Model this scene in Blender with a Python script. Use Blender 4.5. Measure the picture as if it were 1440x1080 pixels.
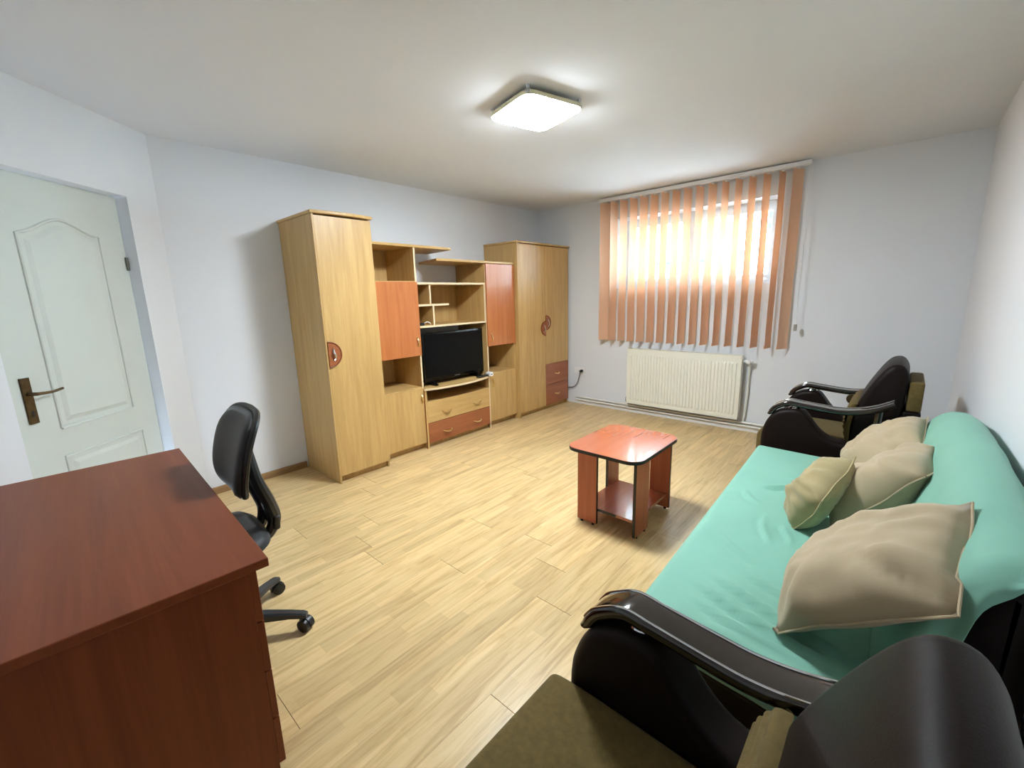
import bpy, bmesh, math, random
from mathutils import Vector, Matrix, noise
for _o in list(bpy.data.objects): bpy.data.objects.remove(_o)
S = bpy.context.scene
COL = S.collection
PI = math.pi
random.seed(4)

# ------------------------------------------------------------------ camera
CAM_H = 1.42
F_PX, PITCH, YAW, ROLL = 608.65, 0.19966, 0.737035, -0.0266238
fw = Vector((-math.sin(YAW)*math.cos(PITCH), math.cos(YAW)*math.cos(PITCH), -math.sin(PITCH)))
rt = Vector((math.cos(YAW), math.sin(YAW), 0)); up = rt.cross(fw)
rt = math.cos(ROLL)*rt + math.sin(ROLL)*up; up = rt.cross(fw)
cd = bpy.data.cameras.new('camera'); cam = bpy.data.objects.new('camera', cd); COL.objects.link(cam)
cd.sensor_fit = 'HORIZONTAL'; cd.sensor_width = 36; cd.lens = F_PX/1440*36; cd.clip_start = 0.02
m = Matrix((rt, up, -fw)).transposed().to_4x4(); m.translation = (0, 0, CAM_H)
cam.matrix_world = m
S.camera = cam

# ------------------------------------------------------------------ light, exposure
w = bpy.data.worlds.new('world'); S.world = w; w.use_nodes = True
bg = w.node_tree.nodes['Background']; bg.inputs[0].default_value = (0.60, 0.78, 1.0, 1); bg.inputs[1].default_value = 11.5
sd = bpy.data.lights.new('sun_offscreen', 'SUN'); sd.energy = 6; sd.angle = 0.01; sd.color = (1, 0.98, 0.95)
so = bpy.data.objects.new('sun_offscreen', sd); COL.objects.link(so)
so.rotation_euler = (math.radians(52), 0, math.radians(-12)); so.location = (0, -4, 8)
LAMP_E = 50.0
S.view_settings.view_transform = 'Standard'; S.view_settings.look = 'None'
S.view_settings.gamma = 1; S.view_settings.use_curve_mapping = False
S.view_settings.exposure = 1.90

# ------------------------------------------------------------------ helpers: materials
def lin(c):
    r = []
    for v in c:
        v /= 255.0
        r.append(v/12.92 if v <= 0.04045 else ((v+0.055)/1.055)**2.4)
    return (*r, 1)
MATS = {}
def new_mat(name):
    m = bpy.data.materials.new(name); m.use_nodes = True
    nt = m.node_tree; MATS[name] = m
    return m, nt, nt.nodes['Principled BSDF']
def N(nt, t, **kw):
    n = nt.nodes.new(t)
    for k, v in kw.items():
        if k in n.inputs: n.inputs[k].default_value = v
        else: setattr(n, k, v)
    return n
def ramp(nt, stops):
    r = nt.nodes.new('ShaderNodeValToRGB'); e = r.color_ramp.elements
    while len(e) < len(stops): e.new(0.5)
    for el, (p, c) in zip(e, stops): el.position = p; el.color = c
    return r
def coords(nt, scale, rnd=True):
    tc = N(nt, 'ShaderNodeTexCoord'); mp = N(nt, 'ShaderNodeMapping'); mp.inputs['Scale'].default_value = scale
    if rnd:
        oi = N(nt, 'ShaderNodeObjectInfo'); mu = N(nt, 'ShaderNodeMath', operation='MULTIPLY'); mu.inputs[1].default_value = 37.0
        nt.links.new(oi.outputs['Random'], mu.inputs[0])
        cb = N(nt, 'ShaderNodeCombineXYZ')
        for i in range(3): nt.links.new(mu.outputs[0], cb.inputs[i])
        ad = N(nt, 'ShaderNodeVectorMath', operation='ADD')
        nt.links.new(tc.outputs['Object'], ad.inputs[0]); nt.links.new(cb.outputs[0], ad.inputs[1])
        nt.links.new(ad.outputs[0], mp.inputs[0])
    else: nt.links.new(tc.outputs['Object'], mp.inputs[0])
    return mp
def bump(nt, p, src, strength, dist=0.001):
    b = N(nt, 'ShaderNodeBump'); b.inputs['Strength'].default_value = strength; b.inputs['Distance'].default_value = dist
    nt.links.new(src, b.inputs['Height']); nt.links.new(b.outputs[0], p.inputs['Normal'])
def plain(name, c, rough=0.5, metal=0.0, var=0.06, nscale=6, bmp=0.0, bscale=200, coat=0.0, sheen=0.0, spec=0.5):
    m, nt, p = new_mat(name)
    mp = coords(nt, (nscale,)*3); n = N(nt, 'ShaderNodeTexNoise', Detail=4.0, Scale=1.0)
    nt.links.new(mp.outputs[0], n.inputs['Vector'])
    L = lin(c); r = ramp(nt, [(0.3, tuple(x*(1-var) for x in L[:3])+(1,)), (0.7, tuple(min(1, x*(1+var)) for x in L[:3])+(1,))])
    nt.links.new(n.outputs['Fac'], r.inputs[0]); nt.links.new(r.outputs[0], p.inputs['Base Color'])
    p.inputs['Roughness'].default_value = rough; p.inputs['Metallic'].default_value = metal
    p.inputs['Coat Weight'].default_value = coat; p.inputs['Coat Roughness'].default_value = 0.08
    p.inputs['Sheen Weight'].default_value = sheen; p.inputs['Specular IOR Level'].default_value = spec
    if bmp:
        mp2 = coords(nt, (bscale,)*3); n2 = N(nt, 'ShaderNodeTexNoise', Detail=3.0, Scale=1.0)
        nt.links.new(mp2.outputs[0], n2.inputs['Vector']); bump(nt, p, n2.outputs['Fac'], bmp)
    return m
def wood(name, c1, c2, axis=2, rough=0.4, coat=0.0, freq=22, stretch=0.07, spec=0.5):
    m, nt, p = new_mat(name)
    sc = [freq]*3; sc[axis] = freq*stretch
    mp = coords(nt, sc); n = N(nt, 'ShaderNodeTexNoise', Detail=6.0, Scale=1.0, Roughness=0.6, Distortion=0.6)
    nt.links.new(mp.outputs[0], n.inputs['Vector'])
    sc2 = [freq*9]*3; sc2[axis] = freq*0.25
    mp2 = coords(nt, sc2); n2 = N(nt, 'ShaderNodeTexNoise', Detail=2.0, Scale=1.0)
    nt.links.new(mp2.outputs[0], n2.inputs['Vector'])
    mx = N(nt, 'ShaderNodeMath', operation='MULTIPLY_ADD'); mx.inputs[1].default_value = 0.35; 
    nt.links.new(n2.outputs['Fac'], mx.inputs[0]); nt.links.new(n.outputs['Fac'], mx.inputs[2])
    r = ramp(nt, [(0.45, lin(c1)), (0.9, lin(c2))])
    nt.links.new(mx.outputs[0], r.inputs[0]); nt.links.new(r.outputs[0], p.inputs['Base Color'])
    p.inputs['Roughness'].default_value = rough; p.inputs['Coat Weight'].default_value = coat
    p.inputs['Coat Roughness'].default_value = 0.12; p.inputs['Specular IOR Level'].default_value = spec
    return m

# walls
WALL = plain('wall_paint', (222, 224, 228), 0.85, var=0.012, nscale=1.5, bmp=0.25, bscale=120)
CEIL = plain('ceiling_paint', (222, 224, 228), 0.9, var=0.02, nscale=1.2, bmp=0.3, bscale=90)
# laminate planks
def plank_material():
    m, nt, p = new_mat('oak_laminate')
    tc = N(nt, 'ShaderNodeTexCoord'); oi = N(nt, 'ShaderNodeObjectInfo')
    geo = N(nt, 'ShaderNodeNewGeometry')
    mu = N(nt, 'ShaderNodeMath', operation='MULTIPLY'); mu.inputs[1].default_value = 53.0
    nt.links.new(oi.outputs['Random'], mu.inputs[0])
    cb = N(nt, 'ShaderNodeCombineXYZ'); nt.links.new(mu.outputs[0], cb.inputs[0]); nt.links.new(mu.outputs[0], cb.inputs[1])
    ad = N(nt, 'ShaderNodeVectorMath', operation='ADD'); nt.links.new(geo.outputs['Position'], ad.inputs[0]); nt.links.new(cb.outputs[0], ad.inputs[1])
    # three printed strips per board, each strip cut at its own length
    sw = N(nt, 'ShaderNodeMapping'); sw.inputs['Rotation'].default_value = (0, 0, PI/2)
    nt.links.new(ad.outputs[0], sw.inputs[0])
    br = N(nt, 'ShaderNodeTexBrick'); br.offset = 0.37; br.inputs['Scale'].default_value = 1.0
    br.inputs['Brick Width'].default_value = 0.46; br.inputs['Row Height'].default_value = 0.0667; br.inputs['Mortar Size'].default_value = 0.0004
    br.inputs['Color1'].default_value = (0, 0, 0, 1); br.inputs['Color2'].default_value = (1, 1, 1, 1); br.inputs['Mortar'].default_value = (0.4, 0.4, 0.4, 1)
    br.inputs['Bias'].default_value = 0.0
    nt.links.new(sw.outputs[0], br.inputs['Vector'])
    mp = N(nt, 'ShaderNodeMapping'); mp.inputs['Scale'].default_value = (30, 2.2, 1); nt.links.new(ad.outputs[0], mp.inputs[0])
    n = N(nt, 'ShaderNodeTexNoise', Detail=6.0, Scale=1.0, Roughness=0.62, Distortion=1.1); nt.links.new(mp.outputs[0], n.inputs['Vector'])
    r = ramp(nt, [(0.30, lin((178, 146, 98))), (0.5, lin((204, 174, 124))), (0.72, lin((217, 190, 141)))])
    nt.links.new(n.outputs['Fac'], r.inputs[0])
    hs = N(nt, 'ShaderNodeHueSaturation')
    ma = N(nt, 'ShaderNodeMath', operation='MULTIPLY_ADD'); ma.inputs[1].default_value = 0.20; ma.inputs[2].default_value = 0.86
    nt.links.new(br.outputs['Color'], ma.inputs[0]); 
    ma2 = N(nt, 'ShaderNodeMath', operation='MULTIPLY_ADD'); ma2.inputs[1].default_value = 0.08
    nt.links.new(oi.outputs['Random'], ma2.inputs[0]); nt.links.new(ma.outputs[0], ma2.inputs[2])
    nt.links.new(ma2.outputs[0], hs.inputs['Value']); nt.links.new(r.outputs[0], hs.inputs['Color'])
    nt.links.new(hs.outputs[0], p.inputs['Base Color'])
    p.inputs['Roughness'].default_value = 0.33; p.inputs['Specular IOR Level'].default_value = 0.45
    return m
PLANK = plank_material()
UNDER = plain('joint_shade_underlay', (70, 48, 28), 0.9)  # dark underlay, its tone stands in for shade in the plank joints
BEECH = wood('beech_veneer', (178, 141, 85), (202, 166, 107), 2, 0.38)
BEECH_H = wood('beech_veneer_flat', (178, 141, 85), (202, 166, 107), 1, 0.38)
BEECH_D = wood('beech_veneer_side', (178, 141, 85), (202, 166, 107), 2, 0.42)
EDGE = plain('pale_edge_band', (220, 196, 158), 0.45, var=0.03)
CHERRY = wood('cherry_veneer', (168, 94, 48), (190, 118, 66), 2, 0.3, coat=0.5)
CHERRY_H = wood('cherry_veneer_flat', (138, 76, 42), (164, 97, 58), 1, 0.3, coat=0.3)
BACKP = wood('cabinet_back_panel', (178, 141, 85), (202, 166, 107), 2, 0.6)
MAHO = wood('mahogany_desktop', (112, 54, 28), (132, 67, 37), 0, 0.42, freq=14, spec=0.3)
MAHO_V = wood('mahogany_side', (112, 54, 28), (132, 67, 37), 2, 0.42, freq=14, spec=0.3)
TBL_TOP = wood('cherry_gloss_top', (166, 84, 52), (188, 106, 70), 1, 0.2, coat=1.0, freq=14)
TBL_LEG = wood('cherry_table_leg', (166, 84, 52), (188, 106, 70), 2, 0.35, freq=14)
BLACKE = plain('black_edge_band', (18, 14, 12), 0.3)
PLAST = plain('black_plastic', (22, 22, 24), 0.42, bmp=0.15, bscale=400)
PLASTG = plain('graphite_plastic', (38, 40, 43), 0.38)
FABB = plain('black_chair_fabric', (20, 21, 24), 0.6, bmp=0.3, bscale=600, sheen=0.15)
GOLD = plain('brushed_gold', (236, 208, 150), 0.3, metal=1.0, var=0.03)
BRONZE = plain('aged_bronze', (92, 74, 50), 0.35, metal=0.9, var=0.2, nscale=40)
CHROME = plain('chrome', (215, 218, 222), 0.1, metal=1.0, var=0.01)
STEEL = plain('grey_steel', (120, 118, 112), 0.4, metal=0.8)
LEATHER = plain('dark_brown_leatherette', (25, 17, 15), 0.45, bmp=0.25, bscale=260, spec=0.13)
LACQ = plain('dark_lacquered_wood', (20, 11, 9), 0.12, coat=1.0, var=0.15)
TAN = plain('tan_velour', (100, 84, 46), 0.9, var=0.16, nscale=60, bmp=0.8, bscale=420, sheen=0.08, spec=0.2)
SHEET = plain('green_cotton_sheet', (124, 178, 158), 0.75, var=0.04, nscale=5, bmp=0.2, bscale=700, sheen=0.1)
PILLOW = plain('beige_cushion_cloth', (176, 158, 128), 0.85, var=0.05, nscale=10, bmp=0.35, bscale=500, sheen=0.2)
PILLOW2 = plain('khaki_cushion_cloth', (166, 150, 108), 0.85, var=0.06, nscale=10, bmp=0.35, bscale=500, sheen=0.2)
RADW = plain('radiator_enamel', (232, 230, 216), 0.3, var=0.01)
WHITEP = plain('white_plastic', (232, 232, 232), 0.35, var=0.01)
PIPEW = plain('white_pipe_paint', (224, 222, 214), 0.4, var=0.02)
BASEB = wood('wooden_skirting', (136, 104, 68), (168, 132, 90), 1, 0.5)
DOORW = plain('cream_door_paint', (200, 205, 199), 0.45, var=0.015)
PVC = plain('window_pvc', (226, 232, 240), 0.3, var=0.01)
TVB = plain('tv_glossy_black', (7, 7, 8), 0.25, spec=0.3)
TVS = plain('tv_screen_glass', (3, 3, 4), 0.2, spec=0.2)
CONC = plain('outside_render', (236, 236, 230), 0.9, var=0.03)
GREENP = plain('outside_green_paint', (30, 130, 90), 0.8, var=0.1)
GROUND = plain('outside_paving', (180, 178, 172), 0.9)
def glass_material():
    m, nt, p = new_mat('window_glass'); nt.nodes.remove(p)
    t = N(nt, 'ShaderNodeBsdfTransparent'); t.inputs[0].default_value = (0.94, 0.97, 0.97, 1)
    g = N(nt, 'ShaderNodeBsdfGlossy'); g.inputs['Roughness'].default_value = 0.02
    mx = N(nt, 'ShaderNodeMixShader'); f = N(nt, 'ShaderNodeFresnel'); f.inputs[0].default_value = 1.3
    nt.links.new(f.outputs[0], mx.inputs[0]); nt.links.new(t.outputs[0], mx.inputs[1]); nt.links.new(g.outputs[0], mx.inputs[2])
    nt.links.new(mx.outputs[0], nt.nodes['Material Output'].inputs[0]); return m
GLASS = glass_material()
def blind_material():
    m, nt, p = new_mat('peach_blind_fabric')
    mp = coords(nt, (300, 300, 60)); n = N(nt, 'ShaderNodeTexNoise', Detail=2.0, Scale=1.0); nt.links.new(mp.outputs[0], n.inputs['Vector'])
    r = ramp(nt, [(0.3, lin((246, 208, 174))), (0.7, lin((251, 217, 186)))]); nt.links.new(n.outputs['Fac'], r.inputs[0])
    nt.links.new(r.outputs[0], p.inputs['Base Color']); p.inputs['Roughness'].default_value = 0.8
    tr = N(nt, 'ShaderNodeBsdfTranslucent'); nt.links.new(r.outputs[0], tr.inputs[0])
    mx = N(nt, 'ShaderNodeMixShader'); mx.inputs[0].default_value = 0.36
    nt.links.new(p.outputs[0], mx.inputs[1]); nt.links.new(tr.outputs[0], mx.inputs[2])
    nt.links.new(mx.outputs[0], nt.nodes['Material Output'].inputs[0]); return m
BLIND = blind_material()
def lamp_material():
    m, nt, p = new_mat('lit_diffuser')
    p.inputs['Base Color'].default_value = (0.9, 0.9, 0.88, 1)
    p.inputs['Emission Color'].default_value = (0.88, 0.97, 1.03, 1); p.inputs['Emission Strength'].default_value = LAMP_E
    return m
LAMPM = lamp_material()
FROST = plain('lamp_cream_rim', (228, 222, 188), 0.4)

# ------------------------------------------------------------------ helpers: meshes
def box(bm, x0, x1, y0, y1, z0, z1):
    vs = [bm.verts.new(v) for v in ((x0,y0,z0),(x1,y0,z0),(x1,y1,z0),(x0,y1,z0),(x0,y0,z1),(x1,y0,z1),(x1,y1,z1),(x0,y1,z1))]
    for f in ((0,3,2,1),(4,5,6,7),(0,1,5,4),(1,2,6,5),(2,3,7,6),(3,0,4,7)): bm.faces.new([vs[i] for i in f])
    return bm
def B(x0, x1, y0, y1, z0, z1, bev=0.0, seg=2):
    bm = bmesh.new(); box(bm, min(x0,x1), max(x0,x1), min(y0,y1), max(y0,y1), min(z0,z1), max(z0,z1))
    if bev: bmesh.ops.bevel(bm, geom=bm.edges[:], offset=bev, segments=seg, affect='EDGES', profile=0.5)
    return bm
def prism(poly, axis, a0, a1, bev=0.0, seg=2):
    """polygon in the two other axes (in order x,y,z without axis) extruded along axis"""
    bm = bmesh.new()
    def P(p, a):
        l = list(p); l.insert(axis, a); return bm.verts.new(l)
    A = [P(p, a0) for p in poly]; C = [P(p, a1) for p in poly]; n = len(poly)
    bm.faces.new(A); bm.faces.new(C)
    for i in range(n): bm.faces.new([A[i], A[(i+1)%n], C[(i+1)%n], C[i]])
    bmesh.ops.recalc_face_normals(bm, faces=bm.faces[:])
    if bev:
        ed = [e for e in bm.edges if abs(e.verts[0].co[axis]-e.verts[1].co[axis]) < 1e-6]
        bmesh.ops.bevel(bm, geom=ed, offset=bev, segments=seg, affect='EDGES', profile=0.5)
    return bm
def offset_poly(poly, d):
    n = len(poly); area = sum(poly[i][0]*poly[(i+1)%n][1]-poly[(i+1)%n][0]*poly[i][1] for i in range(n))
    sg = 1 if area > 0 else -1; out = []
    for i in range(n):
        a, b, c = Vector(poly[i-1]), Vector(poly[i]), Vector(poly[(i+1)%n])
        e1 = (b-a).normalized(); e2 = (c-b).normalized()
        n1 = Vector((-e1.y, e1.x))*sg; n2 = Vector((-e2.y, e2.x))*sg
        k = max(0.35, 1+n1.dot(n2)); out.append(tuple(b+(n1+n2)*d/k))
    return out
def prism_round(poly, y0, y1, r, seg=5):
    """profile in xz swept along y with rounded rims"""
    bm = bmesh.new(); rings = []
    for k in range(seg+1):
        t = k/seg*PI/2; rings.append((offset_poly(poly, r*(1-math.sin(t))), y0+r*(1-math.cos(t))))
    rings += [(p, y1-(y-y0)) for p, y in reversed(rings)]
    vr = [[bm.verts.new((p[0], y, p[1])) for p in pl] for pl, y in rings]
    n = len(poly)
    for a, b in zip(vr[:-1], vr[1:]):
        for i in range(n): bm.faces.new([a[i], a[(i+1)%n], b[(i+1)%n], b[i]])
    bm.faces.new(vr[0]); bm.faces.new(vr[-1])
    bmesh.ops.recalc_face_normals(bm, faces=bm.faces[:])
    return bm
def spline(pts, n=8, closed=False):
    out = []; m = len(pts); P = [Vector(p) for p in pts]
    rng = range(m) if closed else range(m-1)
    for i in rng:
        if closed: p0, p1, p2, p3 = P[i-1], P[i], P[(i+1)%m], P[(i+2)%m]
        else: p0, p1, p2, p3 = P[max(i-1,0)], P[i], P[i+1], P[min(i+2,m-1)]
        for k in range(n):
            t = k/n
            out.append(0.5*((2*p1)+(-p0+p2)*t+(2*p0-5*p1+4*p2-p3)*t*t+(-p0+3*p1-3*p2+p3)*t**3))
    if not closed: out.append(P[-1])
    return [tuple(v) for v in out]
def tube(path, r, seg=10, cap=True, bm=None):
    bm = bm or bmesh.new(); P = [Vector(p) for p in path]; rings = []
    rad = r if callable(r) else (lambda t: r)
    t0 = (P[1]-P[0]).normalized(); ref = Vector((0,0,1)) if abs(t0.z) < 0.9 else Vector((1,0,0))
    nrm = t0.cross(ref).normalized()
    for i, p in enumerate(P):
        t = (P[min(i+1,len(P)-1)]-P[max(i-1,0)]).normalized()
        nrm = (nrm - t*nrm.dot(t)).normalized(); bn = t.cross(nrm); q = rad(i/(len(P)-1))
        rings.append([bm.verts.new(p+q*(math.cos(2*PI*k/seg)*nrm+math.sin(2*PI*k/seg)*bn)) for k in range(seg)])
    for a, b in zip(rings[:-1], rings[1:]):
        for k in range(seg): bm.faces.new([a[k], a[(k+1)%seg], b[(k+1)%seg], b[k]])
    if cap: bm.faces.new(rings[0][::-1]); bm.faces.new(rings[-1])
    bmesh.ops.recalc_face_normals(bm, faces=bm.faces[:])
    return bm
def lathe(prof, c, seg=20, axis=2, bm=None):
    """prof = (radius, height) list along axis from centre c"""
    bm = bm or bmesh.new(); rings = []
    for r, h in prof:
        ring = []
        for k in range(seg):
            a = 2*PI*k/seg; l = [r*math.cos(a), r*math.sin(a)]; l.insert(axis, h); ring.append(bm.verts.new(Vector(l)+Vector(c)))
        rings.append(ring)
    for a, b in zip(rings[:-1], rings[1:]):
        for k in range(seg): bm.faces.new([a[k], a[(k+1)%seg], b[(k+1)%seg], b[k]])
    bm.faces.new(rings[0]); bm.faces.new(rings[-1])
    bmesh.ops.recalc_face_normals(bm, faces=bm.faces[:])
    return bm
def rrect(x0, x1, y0, y1, r, n=6):
    o = []
    for cx, cy, a0 in ((x1-r,y1-r,0),(x0+r,y1-r,PI/2),(x0+r,y0+r,PI),(x1-r,y0+r,1.5*PI)):
        for k in range(n+1):
            a = a0+PI/2*k/n; o.append((cx+r*math.cos(a), cy+r*math.sin(a)))
    return o
def obj(name, bm, mat, parent=None, world=True, smooth=False, kind=None, ang=35):
    """bm becomes ONE mesh object; coordinates are world ones when world, else the parent's own"""
    me = bpy.data.meshes.new(name); 
    off = Vector((0,0,0))
    if parent is not None and world:
        p = parent
        while p is not None: off += p.location; p = p.parent
    lo = Vector((min(v.co[i] for v in bm.verts) for i in range(3))); hi = Vector((max(v.co[i] for v in bm.verts) for i in range(3)))
    c = (lo+hi)/2
    if parent is None: c.z = lo.z
    for v in bm.verts: v.co -= c
    bm.to_mesh(me); bm.free()
    me.materials.append(mat)
    if smooth:
        me.shade_smooth(); me.set_sharp_from_angle(angle=math.radians(ang))
    o = bpy.data.objects.new(name, me); COL.objects.link(o)
    o.location = c-off
    if parent is not None: o.parent = parent
    if kind: o['kind'] = kind
    return o
def thing(name, label, cat, loc=(0,0,0), rotz=0.0, group=None):
    o = bpy.data.objects.new(name, None); COL.objects.link(o); o.empty_display_size = 0.1
    o.location = loc; o.rotation_euler = (0,0,rotz)
    o['label'] = label; o['category'] = cat
    if group: o['group'] = group
    return o
def tag(o, label, cat, group=None):
    o['label'] = label; o['category'] = cat
    if group: o['group'] = group
    return o
def struct(name, bm, mat, label, cat, parent=None, smooth=False):
    o = obj(name, bm, mat, parent, smooth=smooth)
    if parent is None: o['kind'] = 'structure'; o['label'] = label; o['category'] = cat
    return o

# ------------------------------------------------------------------ the room
XL, XR, YW, YB, ZC = -3.766, 0.33, 4.757, -1.00, 2.50
DA = -0.7299
dd = Vector((math.sin(DA), math.cos(DA))); nn = Vector((dd.y, -dd.x))      # along the door wall, into the room
CORN = Vector((XL, 0.707))
# where the slanted wall meets the back wall
sB = (CORN.y-YB)/dd.y; CB = CORN-dd*sB
ROOM = [(XL, CORN.y), (CB.x, CB.y), (XR, YB), (XR, YW), (XL, YW)]
big = [(XL-.15, CORN.y), (CB.x-.1, YB-.15), (XR+.15, YB-.15), (XR+.15, YW+.34), (XL-.15, YW+.34)]
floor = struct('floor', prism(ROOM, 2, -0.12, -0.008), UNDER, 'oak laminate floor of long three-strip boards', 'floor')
struct('ceiling', prism(big, 2, ZC, ZC+0.12), CEIL, 'plain off-white plastered ceiling with square lamp', 'ceiling')
def clip(poly, room):
    for i in range(len(room)):
        a, b = Vector(room[i]), Vector(room[(i+1)%len(room)]); e = b-a; out = []
        f = lambda p: e.x*(p[1]-a.y)-e.y*(p[0]-a.x)
        for j in range(len(poly)):
            p, q = poly[j], poly[(j+1)%len(poly)]; fp, fq = f(p), f(q)
            if fp >= 0: out.append(p)
            if fp*fq < 0:
                t = fp/(fp-fq); out.append((p[0]+t*(q[0]-p[0]), p[1]+t*(q[1]-p[1])))
        poly = out
        if len(poly) < 3: return []
    return poly
PW, PLEN = 0.2, 1.42
starts = {4: 1.425, 5: 0.908, -4: 0.927, 1: 1.318}
full = {}
fixed = {-1.17: 1.425, -0.97: 0.908, -2.77: 0.927, -1.77: 1.318}
x = -3.77; k = 0
while x < XR:
    key = round(x, 2)
    y = fixed.get(key, random.uniform(0, PLEN))
    while y > YB: y -= PLEN
    while y < YW:
        g, ge = 0.00035, 0.0012
        pl = clip([(x+g, y+ge), (x+PW-g, y+ge), (x+PW-g, y+PLEN-ge), (x+g, y+PLEN-ge)], ROOM)
        if len(pl) >= 3 and max(p[0] for p in pl)-min(p[0] for p in pl) > 0.01:
            cx, cy = sum(p[0] for p in pl)/len(pl), sum(p[1] for p in pl)/len(pl)
            whole = len(pl) == 4 and abs(max(p[1] for p in pl)-min(p[1] for p in pl)-PLEN+2*ge) < 1e-6 and abs(max(p[0] for p in pl)-min(p[0] for p in pl)-PW+2*g) < 1e-6
            if whole and 'm' in full:
                o = bpy.data.objects.new('plank', full['m']); COL.objects.link(o); o.parent = floor; o.location = Vector((cx, cy, -0.004))-floor.location
            else:
                o = obj('plank', prism(pl, 2, -0.008, 0.0), PLANK, floor)
                if whole: full['m'] = o.data
        y += PLEN
    x += PW; k += 1

# left wall, right wall, back wall
struct('wall_left', B(XL-.12, XL, CORN.y, YW+.12, 0, ZC), WALL, 'white plastered wall behind the cabinets', 'wall')
struct('wall_right', B(XR, XR+.12, YB-.12, YW+.12, 0, ZC), WALL, 'white plastered wall beside the green sofa', 'wall')
struct('wall_back', B(CB.x-.05, XR, YB-.12, YB, 0, ZC), WALL, 'white plastered wall behind the desk', 'wall')
# window wall with its opening
WX0, WX1, WZ0, WZ1 = -2.64, -0.965, 1.48, 2.262; WT = 0.34
bm = bmesh.new()
for a in ((XL, WX0, 0, ZC), (WX1, XR, 0, ZC), (WX0, WX1, 0, WZ0), (WX0, WX1, WZ1, ZC)):
    box(bm, a[0], a[1], YW, YW+WT, a[2], a[3])
struct('wall_window', bm, WALL, 'white plastered wall with the window and radiator', 'wall')
# slanted door wall: local u runs from the far corner towards the camera side, opening 0.235..1.087
U0, U1, DZ = 0.235, 1.087, 2.077
def dw(u, depth, z): # u along wall from the corner, depth into the wall
    p = CORN-dd*u-nn*depth; return Vector((p.x, p.y, z))
def dbox(bm, u0, u1, d0, d1, z0, z1):
    vs = [bm.verts.new(dw(u, d, z)) for z in (z0, z1) for (u, d) in ((u0,d0),(u1,d0),(u1,d1),(u0,d1))]
    for f in ((0,3,2,1),(4,5,6,7),(0,1,5,4),(1,2,6,5),(2,3,7,6),(3,0,4,7)): bm.faces.new([vs[i] for i in f])
    bmesh.ops.recalc_face_normals(bm, faces=bm.faces[:]); return bm
bm = bmesh.new(); TW = 0.16
dbox(bm, 0, U0, 0, TW, 0, ZC); dbox(bm, U1, sB, 0, TW, 0, ZC); dbox(bm, U0, U1, 0, TW, DZ, ZC)
struct('wall_door', bm, WALL, 'white slanted wall that holds the door', 'wall')
# door leaf
D0 = 0.07
door = struct('door_1', dbox(bmesh.new(), U0+.004, U1-.004, D0, D0+.04, 0.006, DZ-.004), DOORW, 'cream panelled door with arched upper panel and bronze lever handle', 'door')
DW_M = None
def dpath(pts, r=0.006, dep=D0): return [dw(u, dep, z) for u, z in pts]
arch = [(0.84, 0.80), (0.84, 1.79)]
arch += [(0.84-0.44*t, 1.79+0.03*t+0.075*math.sin(PI*t)**2*(1 if t < .5 else 1)) for t in [i/14 for i in range(1, 14)]]
arch += [(0.40, 1.82), (0.40, 0.80), (0.84, 0.80)]
def raised(poly, d_out, d_in, inset):
    bm = bmesh.new(); ins = offset_poly(poly, inset)
    A = [bm.verts.new(dw(u, d_out, z)) for u, z in poly]; C = [bm.verts.new(dw(u, d_in, z)) for u, z in ins]
    n = len(poly); bm.faces.new(C)
    for i in range(n): bm.faces.new([A[i], A[(i+1)%n], C[(i+1)%n], C[i]])
    bm.faces.new(A); bmesh.ops.recalc_face_normals(bm, faces=bm.faces[:]); return bm
up_poly = arch[:-1]
lo_poly = [(0.855, 0.18), (0.855, 0.645), (0.37, 0.645), (0.37, 0.18)]
for poly in (up_poly, lo_poly):
    mo = obj('panel_moulding', tube(dpath([(a, b) for a, b in poly]+[poly[0]]), 0.009, 8), DOORW, door, smooth=True)
    obj('door_panel', raised(offset_poly(poly, 0.03), D0-.0002, D0-.007, 0.022), DOORW, door)
plate = obj('handle_plate', dbox(bmesh.new(), 0.945, 0.985, D0-.010, D0-.0002, 0.86, 1.09), BRONZE, door)
lv = [dw(0.965, D0-.01, 1.01), dw(0.965, D0-.05, 1.01), dw(0.955, D0-.058, 1.01), dw(0.90, D0-.06, 1.008), dw(0.845, D0-.06, 1.015)]
obj('lever', tube(spline([tuple(v) for v in lv], 5), lambda t: 0.010-0.004*t, 10), BRONZE, plate, smooth=True)
obj('keyhole', dbox(bmesh.new(), 0.96, 0.97, D0-.012, D0-.0102, 0.895, 0.925), BLACKE, plate)
for z in (1.68, 0.3):
    obj('hinge', tube([dw(U0+.012, D0-.008, z-.04), dw(U0+.012, D0-.008, z+.04)], 0.008, 10), STEEL, door, smooth=True)

# skirtings
bm = B(XL, XL+.014, CORN.y+.02, 1.44, 0, 0.055, 0.003)
struct('baseboard_left', bm, BASEB, 'narrow brown wooden skirting on the cabinet wall', 'baseboard')
struct('baseboard_window', B(XL+.6, 0.3, YW-.012, YW, 0, 0.045, 0.003), WHITEP, 'white painted skirting below the radiator pipes', 'baseboard')
struct('baseboard_door', dbox(bmesh.new(), 0.01, U0-.01, -.014, 0, 0, 0.055), BASEB, 'narrow brown wooden skirting beside the door', 'baseboard')

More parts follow.
